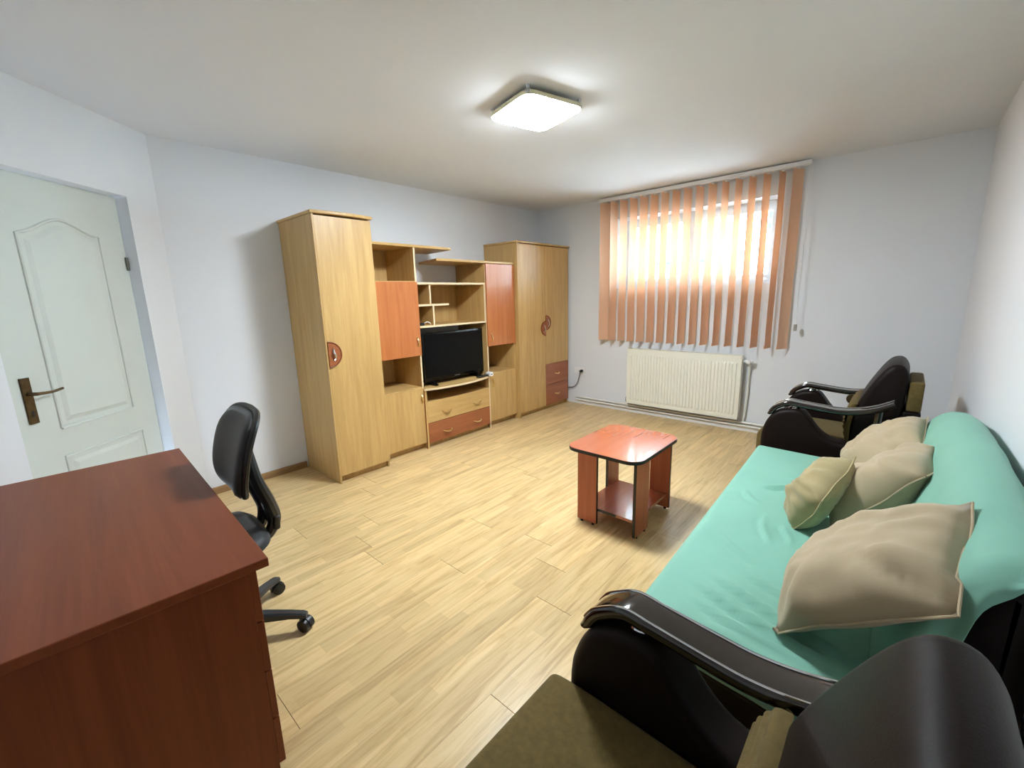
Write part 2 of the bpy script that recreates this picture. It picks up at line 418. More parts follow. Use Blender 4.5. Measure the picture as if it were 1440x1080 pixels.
# ------------------------------------------------------------------ window
def ring_frame(x0, x1, z0, z1, t, y0, y1):
    bm = bmesh.new()
    for a in ((x0, x1, z0, z0+t), (x0, x1, z1-t, z1), (x0, x0+t, z0+t, z1-t), (x1-t, x1, z0+t, z1-t)):
        box(bm, a[0], a[1], y0, y1, a[2], a[3])
    return bm
YF = YW+.20
win = struct('window_1', ring_frame(WX0+.001, WX1-.001, WZ0+.001, WZ1-.001, 0.045, YF+.013, YF+.08), PVC, 'white plastic two-sash window behind the peach blinds', 'window')
mid = -1.835
for a, b in ((WX0+.04, mid-.002), (mid+.002, WX1-.04)):
    sash = obj('sash', ring_frame(a, b, WZ0+.035, WZ1-.035, 0.058, YF, YF+.058), PVC, win)
    obj('pane', B(a+.05, b-.05, YF+.028, YF+.034, WZ0+.085, WZ1-.085), GLASS, sash)
h = obj('window_handle', B(mid-.045, mid-.02, YF-.016, YF-.0005, 1.83, 1.90, 0.004), WHITEP, win)
obj('lever', tube([(mid-.032, YF-.016, 1.87), (mid-.032, YF-.034, 1.87), (mid-.032, YF-.038, 1.86), (mid-.032, YF-.038, 1.76)], 0.007, 8), WHITEP, h, smooth=True)

# ------------------------------------------------------------------ outside
fac = thing('neighbour_house', 'sunlit white house wall with green trim seen through the window', 'building', (-2.4, 8.0, 0))
obj('wall', B(-9, 3.5, 8.0, 8.2, 0, 5.2), CONC, fac)
for i in range(4):
    for j in range(5):
        z = 1.35+0.28*i; x0 = -5.2+0.55*j+0.1*(i%2)
        if i == 3 and j > 2: continue
        obj('green_slat', B(x0, x0+0.42, 7.96, 7.9995, z, z+0.05), GREENP, fac)
obj('sign_board', B(-1.75, -1.25, 7.93, 7.9995, 2.35, 2.62), GREENP, fac)
for x0 in (-4.9, -4.2):
    wf = obj('window', ring_frame(x0, x0+.5, 2.4, 3.0, 0.05, 7.95, 7.9995), STEEL, fac)
gr = obj('outside_ground', B(-12, 6, YW+.35, 10, -0.05, 0.0), GROUND); gr['kind'] = 'structure'; gr['label'] = 'pale paved yard outside the window'; gr['category'] = 'ground'

# ------------------------------------------------------------------ vertical blind
YBL = 4.665
bl = thing('vertical_blind', 'peach fabric vertical blind hanging in front of the window', 'blind', (-1.77, YBL, 2.44))
obj('head_rail', B(-2.79, -0.735, YBL-.022, YBL+.022, 2.452, 2.488, 0.004), WHITEP, bl)
NS = 17; TH = math.radians(76); SW = 0.127
for i in range(NS):
    xx = -2.712+i*(1.885/16); th = TH+random.uniform(-.05, .05)
    if i == 0: th = math.radians(58)
    if i == NS-1: th = math.radians(60)
    u = Vector((math.cos(th), math.sin(th), 0)); nrm = Vector((-u.y, u.x, 0))
    bm = bmesh.new(); rows = []
    zt, zb = 2.44, 0.872
    cols = 7
    vsA, vsB = [], []
    for zi in range(9):
        z = zt+(zb-zt)*zi/8; ra, rb = [], []
        for c in range(cols):
            s = (c/(cols-1)-.5); p = Vector((xx, YBL, z))+u*s*SW+nrm*(0.006*(1-4*s*s)+0.002*math.sin(zi*.9+i))
            ra.append(bm.verts.new(p)); rb.append(bm.verts.new(p+nrm*0.0006))
        vsA.append(ra); vsB.append(rb)
    for r in range(8):
        for c in range(cols-1):
            bm.faces.new([vsA[r][c], vsA[r][c+1], vsA[r+1][c+1], vsA[r+1][c]])
            bm.faces.new([vsB[r][c], vsB[r+1][c], vsB[r+1][c+1], vsB[r][c+1]])
    for r in range(8):
        bm.faces.new([vsA[r][0], vsA[r+1][0], vsB[r+1][0], vsB[r][0]]); bm.faces.new([vsA[r][-1], vsB[r][-1], vsB[r+1][-1], vsA[r+1][-1]])
    bm.faces.new(vsA[0][::-1]+vsB[0]); bm.faces.new(vsA[-1]+vsB[-1][::-1])
    bmesh.ops.recalc_face_normals(bm, faces=bm.faces[:])
    sl = obj('slat', bm, BLIND, bl, smooth=True)
    bm = B(-SW*.48, SW*.48, -.0015, .0015, 0.874, 0.90)
    for v in bm.verts: v.co = Vector((xx, YBL, v.co.z))+u*v.co.x+nrm*(v.co.y+0.008)
    obj('hem_weight', bm, BLIND, sl)
    bm = B(-.008, .008, -.004, .004, 2.435, 2.4515)
    for v in bm.verts: v.co += Vector((xx, YBL, 0))
    obj('carrier', bm, WHITEP, bl)
for i in (0, 1):
    obj('control_cord', tube([(-0.745+.012*i, YBL-.012+.02*i, 2.451), (-0.738+.006*i, YBL-.012+.01*i, 1.7), (-0.735, YBL-.01, 1.10)], 0.0022, 6), WHITEP, bl, smooth=True)
obj('cord_weight', B(-0.748, -0.722, YBL-.022, YBL+.002, 1.045, 1.105, 0.005), plain('grey_plastic', (150, 148, 140), .4), bl)

# ------------------------------------------------------------------ radiator and pipes
rad = thing('radiator', 'white ribbed steel panel radiator under the window', 'radiator', (-1.77, 4.68, 0.13))
RX0, RX1, RZ0, RZ1, RY = -2.375, -1.155, 0.135, 0.785, 4.645
bm = bmesh.new(); NR = 34; prof = []
pts = [(RX0, RY)]
for i in range(NR):
    a = RX0+.03+(RX1-RX0-.06)*i/NR; wv = (RX1-RX0-.06)/NR
    pts += [(a+wv*.18, RY), (a+wv*.34, RY-.009), (a+wv*.68, RY-.009), (a+wv*.84, RY)]
pts.append((RX1, RY))
zz = [(RZ0, .0), (RZ0+.045, .0), (RZ0+.065, 1.0), (RZ1-.085, 1.0), (RZ1-.065, .0), (RZ1, .0)]
rows = [[bm.verts.new((p[0], RY+(p[1]-RY)*k, z)) for p in pts] for z, k in zz]
rows2 = [[bm.verts.new((p[0], RY+.012, z)) for p in (pts[0], pts[-1])] for z in (RZ0, RZ1)]
for a, b in zip(rows[:-1], rows[1:]):
    for i in range(len(pts)-1): bm.faces.new([a[i], a[i+1], b[i+1], b[i]])
bm.faces.new([rows[0][0], rows2[0][0], rows2[1][0]]+[r[0] for r in rows[::-1][:-1]]); bm.faces.new([rows2[0][1]]+[r[-1] for r in rows]+[rows2[1][1]])
bm.faces.new(rows[-1]+[rows2[1][1], rows2[1][0]]); bm.faces.new([rows2[0][0], rows2[0][1]]+rows[0][::-1]); bm.faces.new([rows2[0][0], rows2[1][0], rows2[1][1], rows2[0][1]])
bmesh.ops.recalc_face_normals(bm, faces=bm.faces[:])
obj('front_panel', bm, RADW, rad)
obj('rear_panel', B(RX0, RX1, RY+.055, RY+.07, RZ0+.01, RZ1-.01, .003), RADW, rad)
for a, b in ((RX0-.004, RX0), (RX1, RX1+.004)): obj('side_cover', B(a, b, RY-.002, RY+.072, RZ0+.02, RZ1+.002), RADW, rad)
bm = bmesh.new()
for i in range(48):
    a = RX0+.01+(RX1-RX0-.02)*i/48; box(bm, a, a+.012, RY+.002, RY+.07, RZ1-.004, RZ1+.002)
box(bm, RX0-.004, RX1+.004, RY-.003, RY+.012, RZ1+.0005, RZ1+.004); box(bm, RX0-.004, RX1+.004, RY+.06, RY+.072, RZ1+.0005, RZ1+.004)
obj('top_grille', bm, RADW, rad)
for xx in (-2.15, -1.4): obj('wall_bracket', B(xx-.02, xx+.02, RY+.07, YW-.001, .25, .7), STEEL, rad)
v = obj('valve', lathe([(.012, -.05), (.012, .0), (.02, .002), (.02, .03), (.016, .04)], (RX1+.055, RY+.045, RZ1-.055), 14, 0), WHITEP, rad, smooth=True)
obj('valve_knob', lathe([(.017, -.02), (.019, .0), (.019, .03), (.012, .036)], (RX1+.06, RY+.02, RZ1-.055), 14, 1), WHITEP, v, smooth=True)
obj('drain_valve', lathe([(.008, -.035), (.011, -.03), (.011, .01), (.006, .03)], (RX0-.02, RY+.04, RZ0+.04), 10, 2), PLAST, rad, smooth=True)
obj('riser_pipe', tube([(RX1+.055, RY+.06, RZ1-.075), (RX1+.06, YW-.03, RZ1-.12), (RX1+.055, YW-.028, .3), (RX1+.04, YW-.028, .1)], .009, 10), PIPEW, rad, smooth=True)
obj('return_pipe', tube([(RX0-.02, RY+.04, RZ0+.01), (RX0-.025, YW-.04, .12), (RX0-.025, YW-.045, .076)], .008, 10), PIPEW, rad, smooth=True)
for z, lab, yy in ((.092, 'white heating pipe along the wall, the upper of the pair', YW-.028), (.058, 'white heating pipe along the wall, the lower one just above the skirting', YW-.028)):
    tag(obj('heating_pipe', tube([(XL+.62, yy, z), (0.28, yy, z)], .011 if z > .07 else .012, 12), PIPEW, smooth=True), lab, 'pipe')

# ------------------------------------------------------------------ ceiling lamp
lamp = thing('ceiling_lamp', 'square white ceiling lamp with rounded corners, switched on', 'lamp', (-1.73, 2.17, ZC), math.radians(-15))
hs = .20
obj('mounting_plate', prism(rrect(-hs+.05, hs-.05, -hs+.05, hs-.05, .04), 2, -.022, -.0005), FROST, lamp, world=False, smooth=True)
obj('rim', prism(rrect(-hs-.004, hs+.004, -hs-.004, hs+.004, .064), 2, -.047, -.026), FROST, lamp, world=False, smooth=True)
bm = bmesh.new(); rings = []
for k, (ins, z) in enumerate(((0, -.0472), (.006, -.054), (.02, -.060), (.05, -.064))):
    rings.append([bm.verts.new((p[0], p[1], z)) for p in rrect(-hs+ins, hs-ins, -hs+ins, hs-ins, .06-ins*.4)])
n = len(rings[0])
for a, b in zip(rings[:-1], rings[1:]):
    for i in range(n): bm.faces.new([a[i], a[(i+1)%n], b[(i+1)%n], b[i]])
bm.faces.new(rings[0]); bm.faces.new(rings[-1]); bmesh.ops.recalc_face_normals(bm, faces=bm.faces[:])
obj('diffuser', bm, LAMPM, lamp, world=False, smooth=True)
for sx in (-1, 1):
    for sy in (-1, 1):
        obj('corner_clip', lathe([(.016, -.04), (.018, -.03), (.010, -.015), (.014, -.0005)], (sx*(hs-.022), sy*(hs-.022), 0), 12), CHROME, lamp, world=False, smooth=True)

# ------------------------------------------------------------------ cabinets
def bow_handle(parent, c, axis, L=.085, out=.024, mat=GOLD, name='handle', dx=1):
    """small bow handle standing out along +x, running along axis 1 or 2, around c"""
    pts = []
    for i in range(13):
        t = i/12; a = (t-.5)*L; h = out*math.sin(PI*t)**.6
        p = [c[0]+h, c[1], c[2]]; p[axis] += a; 
        if axis == 2: p[1] += .006*math.sin(2*PI*t)
        else: p[2] += -.010*math.sin(PI*t)
        pts.append(tuple(p))
    return obj(name, tube(pts, lambda t: .0045+.0025*math.sin(PI*t), 8), mat, parent, smooth=True)
def halfdisc(parent, x, yc, zc, r, side, mat=CHERRY_H):
    """half-round wooden grip plate with a pull; flat edge at yc, bulging to side"""
    pl = [(yc+side*r*math.cos(a)*1.05, zc+r*math.sin(a)) for a in [(-PI/2+PI*i/18) for i in range(19)]]
    g = obj('grip_plate', prism(pl, 0, x, x+.010), mat, parent)
    rim = obj('grip_rim', tube([(x+.010, p[0], p[1]) for p in pl], .005, 8), MATS['mahogany_side'], g, smooth=True)
    bow_handle(g, (x+.010, yc+side*r*.42, zc), 2, .09, .02, CHROME, 'pull')
    return g
T = .017
# --- single wardrobe
Y0, Y1, XF = 1.453, 1.910, -3.176
w1 = thing('wardrobe', 'tall narrow one-door beech wardrobe nearest the door', 'wardrobe', ((XL+XF)/2, (Y0+Y1)/2, 0))
obj('side_panel', B(XL+.004, XF-.02, Y0, Y0+T, 0, 2.03, .001), BEECH_D, w1); obj('side_panel', B(XL+.004, XF-.02, Y1-T, Y1, 0, 2.03, .001), BEECH_D, w1)
obj('back_panel', B(XL+.004, XL+.010, Y0+T, Y1-T, .05, 2.03), BACKP, w1)
obj('bottom', B(XL+.010, XF-.02, Y0+T, Y1-T, .05, .067), BEECH_D, w1)
obj('plinth', B(XF-.06, XF-.042, Y0+T, Y1-T, 0, .05), BEECH_D, w1)
obj('front_post', B(XF-.02, XF+.002, Y0-.001, Y0+.012, 0, 2.03, .002), BEECH_D, w1)
corn = [(XL+.004, Y0-.012), (XF+.012, Y0-.012)]+[(XF+.012+.028*math.sin(PI*i/10), Y0-.012+(Y1-Y0+.024)*i/10) for i in range(1, 10)]+[(XF+.012, Y1+.012), (XL+.004, Y1+.012)]
obj('cornice', prism(corn, 2, 2.030, 2.052, .004), BEECH_D, w1)
d = obj('door', B(XF-.018, XF, Y0+.013, Y1-.001, .058, 2.020, .0015), BEECH, w1)
halfdisc(d, XF, Y0+.0135, 1.027, .094, 1)
# --- cabinet with cherry door between wardrobe and TV
XA = -3.31; Y0, Y1 = 1.915, 2.405
ca = thing('display_cabinet', 'beech wall cabinet with cherry door between the narrow wardrobe and the television', 'cabinet', ((XL+XA)/2, (Y0+Y1)/2, 0))
obj('side_panel', B(XL+.004, XA-.001, Y0, Y0+T, 0, 1.868), BEECH_D, ca)
sp = obj('side_panel', B(XL+.004, XA-.001, Y1-T, Y1, 0, 1.868), BEECH_D, ca)
obj('edge_band', B(XA-.001, XA, Y1-T, Y1, .06, 1.868), EDGE, sp)
obj('back_panel', B(XL+.004, XL+.010, Y0+T, Y1-T, .05, 1.868), BACKP, ca)
boardA = [(XL+.004, Y0), (XA+.006, Y0), (XA+.006, 2.55), (XA-.01, 2.835), (XL+.06, 2.885), (XL+.004, 2.885)]
obj('top_board', prism(boardA, 2, 1.869, 1.891, .002), BEECH_H, ca)
for z in (1.560, .905, .590, .05): 
    s_ = obj('shelf', B(XL+.010, XA-.004, Y0+T, Y1-T, z, z+T), BEECH_H, ca)
obj('plinth', B(XA-.05, XA-.034, Y0+T, Y1-T, 0, .05), BEECH_D, ca)
d = obj('door', B(XA, XA+.017, Y0+.002, Y1-.006, .906, 1.570, .0015), CHERRY, ca, ); bow_handle(d, (XA+.017, Y1-.045, 1.035), 2)
d = obj('door', B(XA, XA+.017, Y0+.002, Y1-.006, .062, .598, .0015), BEECH, ca); bow_handle(d, (XA+.017, Y1-.045, .505), 2)
# --- open shelf over the television
Y0, Y1 = 2.407, 3.262
sh = thing('wall_shelf', 'open beech shelf unit with offset compartments above the television', 'shelf', ((XL+XA)/2, (Y0+Y1)/2, 1.15))
obj('top_board', B(XL+.004, XA, Y0, Y1, 1.548, 1.566, .001), BEECH_H, sh)
obj('bottom_board', B(XL+.004, XA, Y0, Y1, 1.155, 1.173, .001), BEECH_H, sh)
for nm, z in (('edge_band', 1.548), ('edge_band', 1.155)): obj(nm, B(XA, XA+.001, Y0, Y1, z, z+.018), EDGE, sh)
sp = obj('side_panel', B(XL+.004, XA, Y1-T, Y1, 1.173, 1.548), BEECH_D, sh); obj('edge_band', B(XA, XA+.001, Y1-T, Y1, 1.173, 1.548), EDGE, sp)
obj('back_panel', B(XL+.004, XL+.010, Y0, Y1-T, 1.173, 1.548), BACKP, sh)
mb = obj('middle_shelf', B(XL+.010, XA-.012, Y0, 2.775, 1.352, 1.370), BEECH_H, sh); obj('edge_band', B(XA-.012, XA-.011, Y0, 2.775, 1.352, 1.370), EDGE, mb)
for ya, z0, z1 in ((2.545, 1.370, 1.548), (2.575, 1.173, 1.352)):
    dv = obj('divider', B(XL+.010, XA-.008, ya, ya+T, z0, z1), BEECH_D, sh); obj('edge_band', B(XA-.008, XA-.007, ya, ya+T, z0, z1), EDGE, dv)
# --- television stand
XT = -3.275; Y0, Y1 = 2.386, 3.252
tvs = thing('television_stand', 'low beech television stand with bowed top and one cherry drawer', 'stand', ((XL+XT)/2, (Y0+Y1)/2, 0))
Y0b, Y1b = 2.408, 3.262
front = [(XT+.004, Y0-.004)]+[(XT+.004+.085*math.sin(PI*i/16)**.8, Y0-.004+(Y1-Y0+.008)*i/16) for i in range(1, 16)]+[(XT+.004, Y1+.004)]
tp = obj('top_board', prism([(XA+.022, Y0-.004)]+front+[(XA+.022, Y1+.004)], 2, .572, .592, .002), BEECH_H, tvs)
obj('rear_top_board', B(XL+.004, XA+.022, Y0b, Y1b-.003, .572, .592), BEECH_H, tvs)
obj('edge_band', prism([(p[0]+.0012, p[1]) for p in front]+[(p[0]-.0005, p[1]) for p in front[::-1]], 2, .5725, .5915), EDGE, tp)
for ya in (Y0, Y1-T):
    sp = obj('side_panel', B(XA+.0185, XT, ya, ya+T, 0, .572), CHERRY_H if ya == Y0 else BEECH_D, tvs)
    obj('edge_band', B(XT, XT+.001, ya, ya+T, 0, .572), BEECH if ya == Y0 else EDGE, sp)
for ya in (Y0b+.001, Y1b-.02): obj('inner_side', B(XL+.02, XA+.018, ya, ya+.014, .06, .571), BEECH_D, tvs)
obj('niche_floor', B(XL+.02, XT-.002, Y0+T+.006, Y1-T, .444, .455), BEECH_H, tvs)
obj('back_panel', B(XL+.012, XL+.018, Y0b, Y1b-.004, .06, .571), BACKP, tvs)
for z0, z1, mt in ((.252, .452, BEECH_H), (.052, .248, CHERRY_H)):
    dr = obj('drawer', B(XT-.016, XT+.002, Y0+T+.001, Y1-T-.001, z0, z1, .0015), mt, tvs)
    for yy in (2.635, 3.045): bow_handle(dr, (XT+.002, yy, (z0+z1)/2-.012), 1, .11, .026)
obj('plinth', B(XT-.06, XT-.044, Y0b+.002, Y1-T, 0, .05), BEECH_D, tvs)
# --- cabinet right of the television
Y0, Y1 = 3.266, 3.712
cb = thing('display_cabinet', 'beech wall cabinet with cherry door between the television and the double wardrobe', 'cabinet', ((XL+XA)/2, (Y0+Y1)/2, 0))
sp = obj('side_panel', B(XL+.004, XA-.001, Y0, Y0+T, 0, 1.763), BEECH_D, cb); obj('edge_band', B(XA-.001, XA, Y0, Y0+T, .06, 1.763), EDGE, sp)
obj('side_panel', B(XL+.004, XA-.001, Y1-T, Y1, 0, 1.763), BEECH_D, cb)
obj('back_panel', B(XL+.004, XL+.010, Y0+T, Y1-T, .05, 1.763), BACKP, cb)
obj('top_board', prism([(XL+.004, 2.775), (XA+.006, 2.640), (XA+.02, 2.68), (XA+.02, Y1), (XL+.004, Y1)], 2, 1.764, 1.786, .002), BEECH_H, cb)
for z in (.898, .588, .05): obj('shelf', B(XL+.010, XA-.004, Y0+T, Y1-T, z, z+T), BEECH_H, cb)
obj('plinth', B(XA-.05, XA-.034, Y0+T, Y1-T, 0, .05), BEECH_D, cb)
d = obj('door', B(XA, XA+.017, Y0+.004, Y1-.002, .900, 1.760, .0015), CHERRY, cb); bow_handle(d, (XA+.017, Y0+.05, .99), 2)
d = obj('door', B(XA, XA+.017, Y0+.004, Y1-.002, .062, .598, .0015), BEECH, cb); bow_handle(d, (XA+.017, Y0+.05, .50), 2)
# --- double wardrobe
Y0, Y1, XF = 3.716, 4.700, -3.252
w2 = thing('wardrobe', 'two-door beech wardrobe with cherry drawers standing in the corner', 'wardrobe', ((XL+XF)/2, (Y0+Y1)/2, 0))
for ya in (Y0, Y1-T): obj('side_panel', B(XL+.004, XF-.0185, ya, ya+T, 0, 1.997, .001), BEECH_D, w2)
obj('front_post', B(XF-.018, XF+.001, Y0, Y0+.018, 0, 1.997, .002), BEECH_D, w2)
obj('back_panel', B(XL+.004, XL+.010, Y0+T, Y1-T, .05, 1.997), BACKP, w2)
obj('bottom', B(XL+.010, XF-.02, Y0+T, Y1-T, .05, .067), BEECH_D, w2)
obj('partition', B(XL+.010, XF-.02, 4.208, 4.225, .067, 1.997), BEECH_D, w2)
obj('plinth', B(XF-.06, XF-.044, Y0+T, Y1-T, 0, .05), BEECH_D, w2)
obj('cornice', B(XL+.004, XF+.014, Y0-.01, Y1+.012, 1.998, 2.018, .004), BEECH_D, w2)
d = obj('door', B(XF-.018, XF, Y0+.02, 4.215, .056, 1.990, .0015), BEECH, w2); halfdisc(d, XF, 4.2145, 1.03, .085, -1)
d = obj('door', B(XF-.018, XF, 4.219, Y1-.002, .580, 1.990, .0015), BEECH, w2); halfdisc(d, XF, 4.2195, 1.095, .085, 1)
for z0, z1 in ((.318, .576), (.056, .314)):
    dr = obj('drawer', B(XF-.018, XF, 4.219, Y1-.002, z0, z1, .0015), CHERRY_H, w2); bow_handle(dr, (XF, 4.45, (z0+z1)/2), 1, .09, .02)

# ------------------------------------------------------------------ television and small devices
tv = thing('television', 'black flat-screen television on the low stand', 'television', (XA-.02, 2.845, .592))
TX = -3.345
cabinet = obj('housing', B(TX-.055, TX, 2.448, 3.236, .632, 1.098, .006), TVB, tv, smooth=True)
obj('screen', B(TX, TX+.003, 2.466, 3.218, .668, 1.082), TVS, tv)
obj('logo', B(TX, TX+.002, 2.82, 2.89, .645, .654), STEEL, tv)
for ya in (2.53, 3.12):
    obj('stand_foot', prism([(TX-.11, .592), (TX+.06, .592), (TX+.06, .600), (TX-.01, .634), (TX-.04, .634), (TX-.11, .600)], 1, ya, ya+.035), TVB, tv)
tag(obj('remote_control', B(-3.285, -3.235, 3.06, 3.205, .5925, .612, .008, 3), PLAST, smooth=True), 'black remote control lying on the television stand', 'remote')
bx = thing('set_top_box', 'small white box at the end of the television stand', 'box', (-3.25, 3.225, .592))
obj('case', B(-3.285, -3.215, 3.207, 3.250, .5925, .632, .004), WHITEP, bx); obj('port', B(-3.2152, -3.214, 3.216, 3.235, .605, .617), PLAST, bx)
gd = thing('network_adapter', 'small black device with white cable on the open shelf', 'device', (-3.36, 2.46, 1.173))
obj('case', B(-3.39, -3.33, 2.432, 2.482, 1.1735, 1.200, .007, 3), PLAST, gd, smooth=True)
obj('cable', tube(spline([(-3.36, 2.482, 1.187), (-3.34, 2.51, 1.205), (-3.335, 2.54, 1.198), (-3.35, 2.565, 1.180)], 6), .004, 8), WHITEP, gd, smooth=True)

# ------------------------------------------------------------------ wall socket
so_ = thing('wall_socket', 'white double wall socket with plug beside the double wardrobe', 'socket', (-3.10, YW, .40))
obj('cover_plate', B(-3.185, -3.025, YW-.010, YW, .402, .485, .004), WHITEP, so_)
for xx in (-3.145, -3.065):
    obj('outlet', lathe([(.026, -.0145), (.026, -.0101)], (xx, YW, .443), 18, 1), WHITEP, so_, smooth=True)
pg = thing('power_cable', 'black power plug and cable running behind the double wardrobe', 'cable', (-3.065, YW-.03, .42))
obj('plug', lathe([(.012, -.055), (.018, -.045), (.019, -.015)], (-3.065, YW, .443), 14, 1), PLAST, pg, smooth=True)
obj('cord', tube(spline([(-3.065, YW-.055, .443), (-3.075, YW-.06, .38), (-3.13, YW-.035, .27), (-3.20, YW-.03, .215), (-3.29, YW-.035, .20), (-3.36, YW-.04, .19)], 6), .0045, 8), PLAST, pg, smooth=True)
obj('cord', tube(spline([(-3.10, YW-.045, .33), (-3.16, YW-.03, .24), (-3.24, YW-.028, .235), (-3.30, YW-.03, .225), (-3.36, YW-.035, .22)], 6), .0035, 8), WHITEP, pg, smooth=True)

# ------------------------------------------------------------------ coffee table
TXc, TYc = -1.245, 2.415
tb = thing('coffee_table', 'small cherry coffee table with black-edged rounded top and lower shelf', 'table', (TXc, TYc, 0))
x0, x1, y0, y1 = -1.492, -1.000, 2.115, 2.725
obj('tabletop', prism(rrect(x0, x1, y0, y1, .085, 8), 2, .480, .4985), TBL_TOP, tb, smooth=True, ang=30)
bm = bmesh.new(); ro = rrect(x0-.003, x1+.003, y0-.003, y1+.003, .088, 8); ri = rrect(x0+.0003, x1-.0003, y0+.0003, y1-.0003, .085, 8); n = len(ro)
R4 = [[bm.verts.new((p[0], p[1], z)) for p in r] for r, z in ((ro, .478), (ro, .4975), (ri, .4975), (ri, .478))]
for a in range(4):
    for i in range(n): bm.faces.new([R4[a][i], R4[a][(i+1)%n], R4[(a+1)%4][(i+1)%n], R4[(a+1)%4][i]])
bmesh.ops.recalc_face_normals(bm, faces=bm.faces[:]); obj('edge_band', bm, BLACKE, tb, smooth=True)
lx0, lx1, ly0, ly1 = -1.425, -1.030, 2.165, 2.665
for (a0, a1, b0, b1, along) in ((lx0, lx0+.135, ly0, ly0+.018, 'x'), (lx1-.018, lx1, ly0, ly0+.17, 'y'), (lx1-.135, lx1, ly1-.018, ly1, 'x'), (lx0, lx0+.018, ly1-.15, ly1, 'y')):
    lg = obj('leg', B(a0, a1, b0, b1, .014, .478), TBL_LEG, tb)
    if along == 'x':
        for q in (a0, a1): obj('edge_band', B(q-.0006, q+.0006, b0, b1, .014, .478), BLACKE, lg)
    else:
        for q in (b0, b1): obj('edge_band', B(a0, a1, q-.0006, q+.0006, .014, .478), BLACKE, lg)
    for t in (.2, .8):
        cx_, cy_ = (a0+(a1-a0)*t, (b0+b1)/2) if along == 'x' else ((a0+a1)/2, b0+(b1-b0)*t)
        obj('foot', lathe([(.009, 0), (.010, .004), (.009, .014)], (cx_, cy_, 0), 12), PLAST, tb, smooth=True)
sf = obj('lower_shelf', B(lx0+.0187, lx1-.0187, ly0+.0187, ly1-.0187, .095, .112), TBL_TOP, tb)
obj('edge_band', B(lx0+.135, lx1-.135, ly0+.0172, ly0+.0184, .095, .112), BLACKE, sf)

# ------------------------------------------------------------------ desk
desk = thing('desk', 'mahogany-coloured wooden desk with drawer pedestal in front of the door', 'desk', (-1.90, .02, 0), math.radians(-2.6))
# local: x -0.665..0.665, y -0.33..0.34
hx = .668; yf, yb = .345, -.36
tp = obj('desktop', B(-hx, hx, yb, yf, .715, .741, .003), MAHO, desk, world=False)
obj('side_panel', B(hx-.048, hx-.028, yb+.02, yf-.045, 0, .715, .001), MAHO_V, desk, world=False)
obj('side_panel', B(-hx+.028, -hx+.048, yb+.02, yf-.03, 0, .715, .001), MAHO_V, desk, world=False)
obj('modesty_panel', B(-hx+.048, hx-.048, yb+.06, yb+.078, .25, .715), MAHO_V, desk, world=False)
obj('pedestal_side', B(.26, .278, yb+.08, yf-.045, .04, .715), MAHO_V, desk, world=False)
obj('pedestal_bottom', B(.278, hx-.048, yb+.08, yf-.045, .04, .058), MAHO_V, desk, world=False)
for i in range(4):
    z0 = .062+i*.162; dr = obj('drawer', B(.262, hx-.028, yf-.0448, yf-.027, z0, z0+.158, .0015), MAHO_V, desk, world=False)
    pts = []
    for k in range(9):
        t = k/8; pts.append((.45+(t-.5)*.09, yf-.027+.022*math.sin(PI*t)**.6, z0+.08))
    pp = obj('handle', tube([tuple(Vector(p)-dr.location) for p in pts], .004, 8), GOLD, dr, world=False, smooth=True)

# ------------------------------------------------------------------ office chair
oc = thing('office_chair', 'black swivel office chair pulled up to the desk', 'chair', (-2.005, .365, 0), math.radians(-3))
ang0 = math.radians(52+3)
hub = obj('base_hub', lathe([(.03, .06), (.045, .065), (.045, .12), (.035, .13), (.03, .16)], (0, 0, 0), 18), PLAST, oc, world=False, smooth=True)
for k in range(5):
    a = ang0+k*2*PI/5; ca_, sa_ = math.cos(a), math.sin(a)
    bm = bmesh.new(); secs = []
    for t, hw, zt, zb in ((.03, .028, .118, .075), (.15, .024, .112, .078), (.25, .020, .098, .074), (.30, .019, .088, .066), (.315, .015, .082, .066)):
        ring = []
        for (o_, z) in ((-hw, zb), (hw, zb), (hw, zt-.006), (hw*.6, zt), (-hw*.6, zt), (-hw, zt-.006)):
            ring.append(bm.verts.new((ca_*t-sa_*o_, sa_*t+ca_*o_, z)))
        secs.append(ring)
    for p, q in zip(secs[:-1], secs[1:]):
        for i in range(6): bm.faces.new([p[i], p[(i+1)%6], q[(i+1)%6], q[i]])
    bm.faces.new(secs[0]); bm.faces.new(secs[-1]); bmesh.ops.recalc_face_normals(bm, faces=bm.faces[:])
    obj('base_leg', bm, PLASTG, oc, world=False)
    # twin-wheel castor
    bm = bmesh.new(); cx, cy = ca_*.305, sa_*.305
    ax = Vector((math.cos(a+1.1), math.sin(a+1.1), 0))
    for s in (-1, 1):
        e = Vector((cx, cy, .028))+ax*s*.015
        tube([e-ax*.010, e-ax*.008, e+ax*.008, e+ax*.010], lambda t: .024 if t in (0, 1) else .028, 18, True, bm)
    cs = obj('castor', bm, PLAST, oc, world=False, smooth=True)
    hood = []
    fwd = Vector((-ax.y, ax.x, 0))
    bm = bmesh.new(); ra, rb = [], []
    for i in range(11):
        t = -0.3+PI*1.05*i/10; p = Vector((cx, cy, .028))+fwd*math.cos(t)*.032+Vector((0,0,1))*math.sin(t)*.032
        ra.append((bm.verts.new(p-ax*.006), bm.verts.new(p+ax*.006), bm.verts.new(p*1.0+ax*.006-(p-Vector((cx,cy,.028)))*.2), bm.verts.new(p-ax*.006-(p-Vector((cx,cy,.028)))*.2)))
    for p, q in zip(ra[:-1], ra[1:]):
        for i in range(4): bm.faces.new([p[i], p[(i+1)%4], q[(i+1)%4], q[i]])
    bm.faces.new(ra[0]); bm.faces.new(ra[-1]); bmesh.ops.recalc_face_normals(bm, faces=bm.faces[:])
    for v in bm.verts: v.co -= cs.location
    obj('castor_hood', bm, PLASTG, cs, world=False, smooth=True)
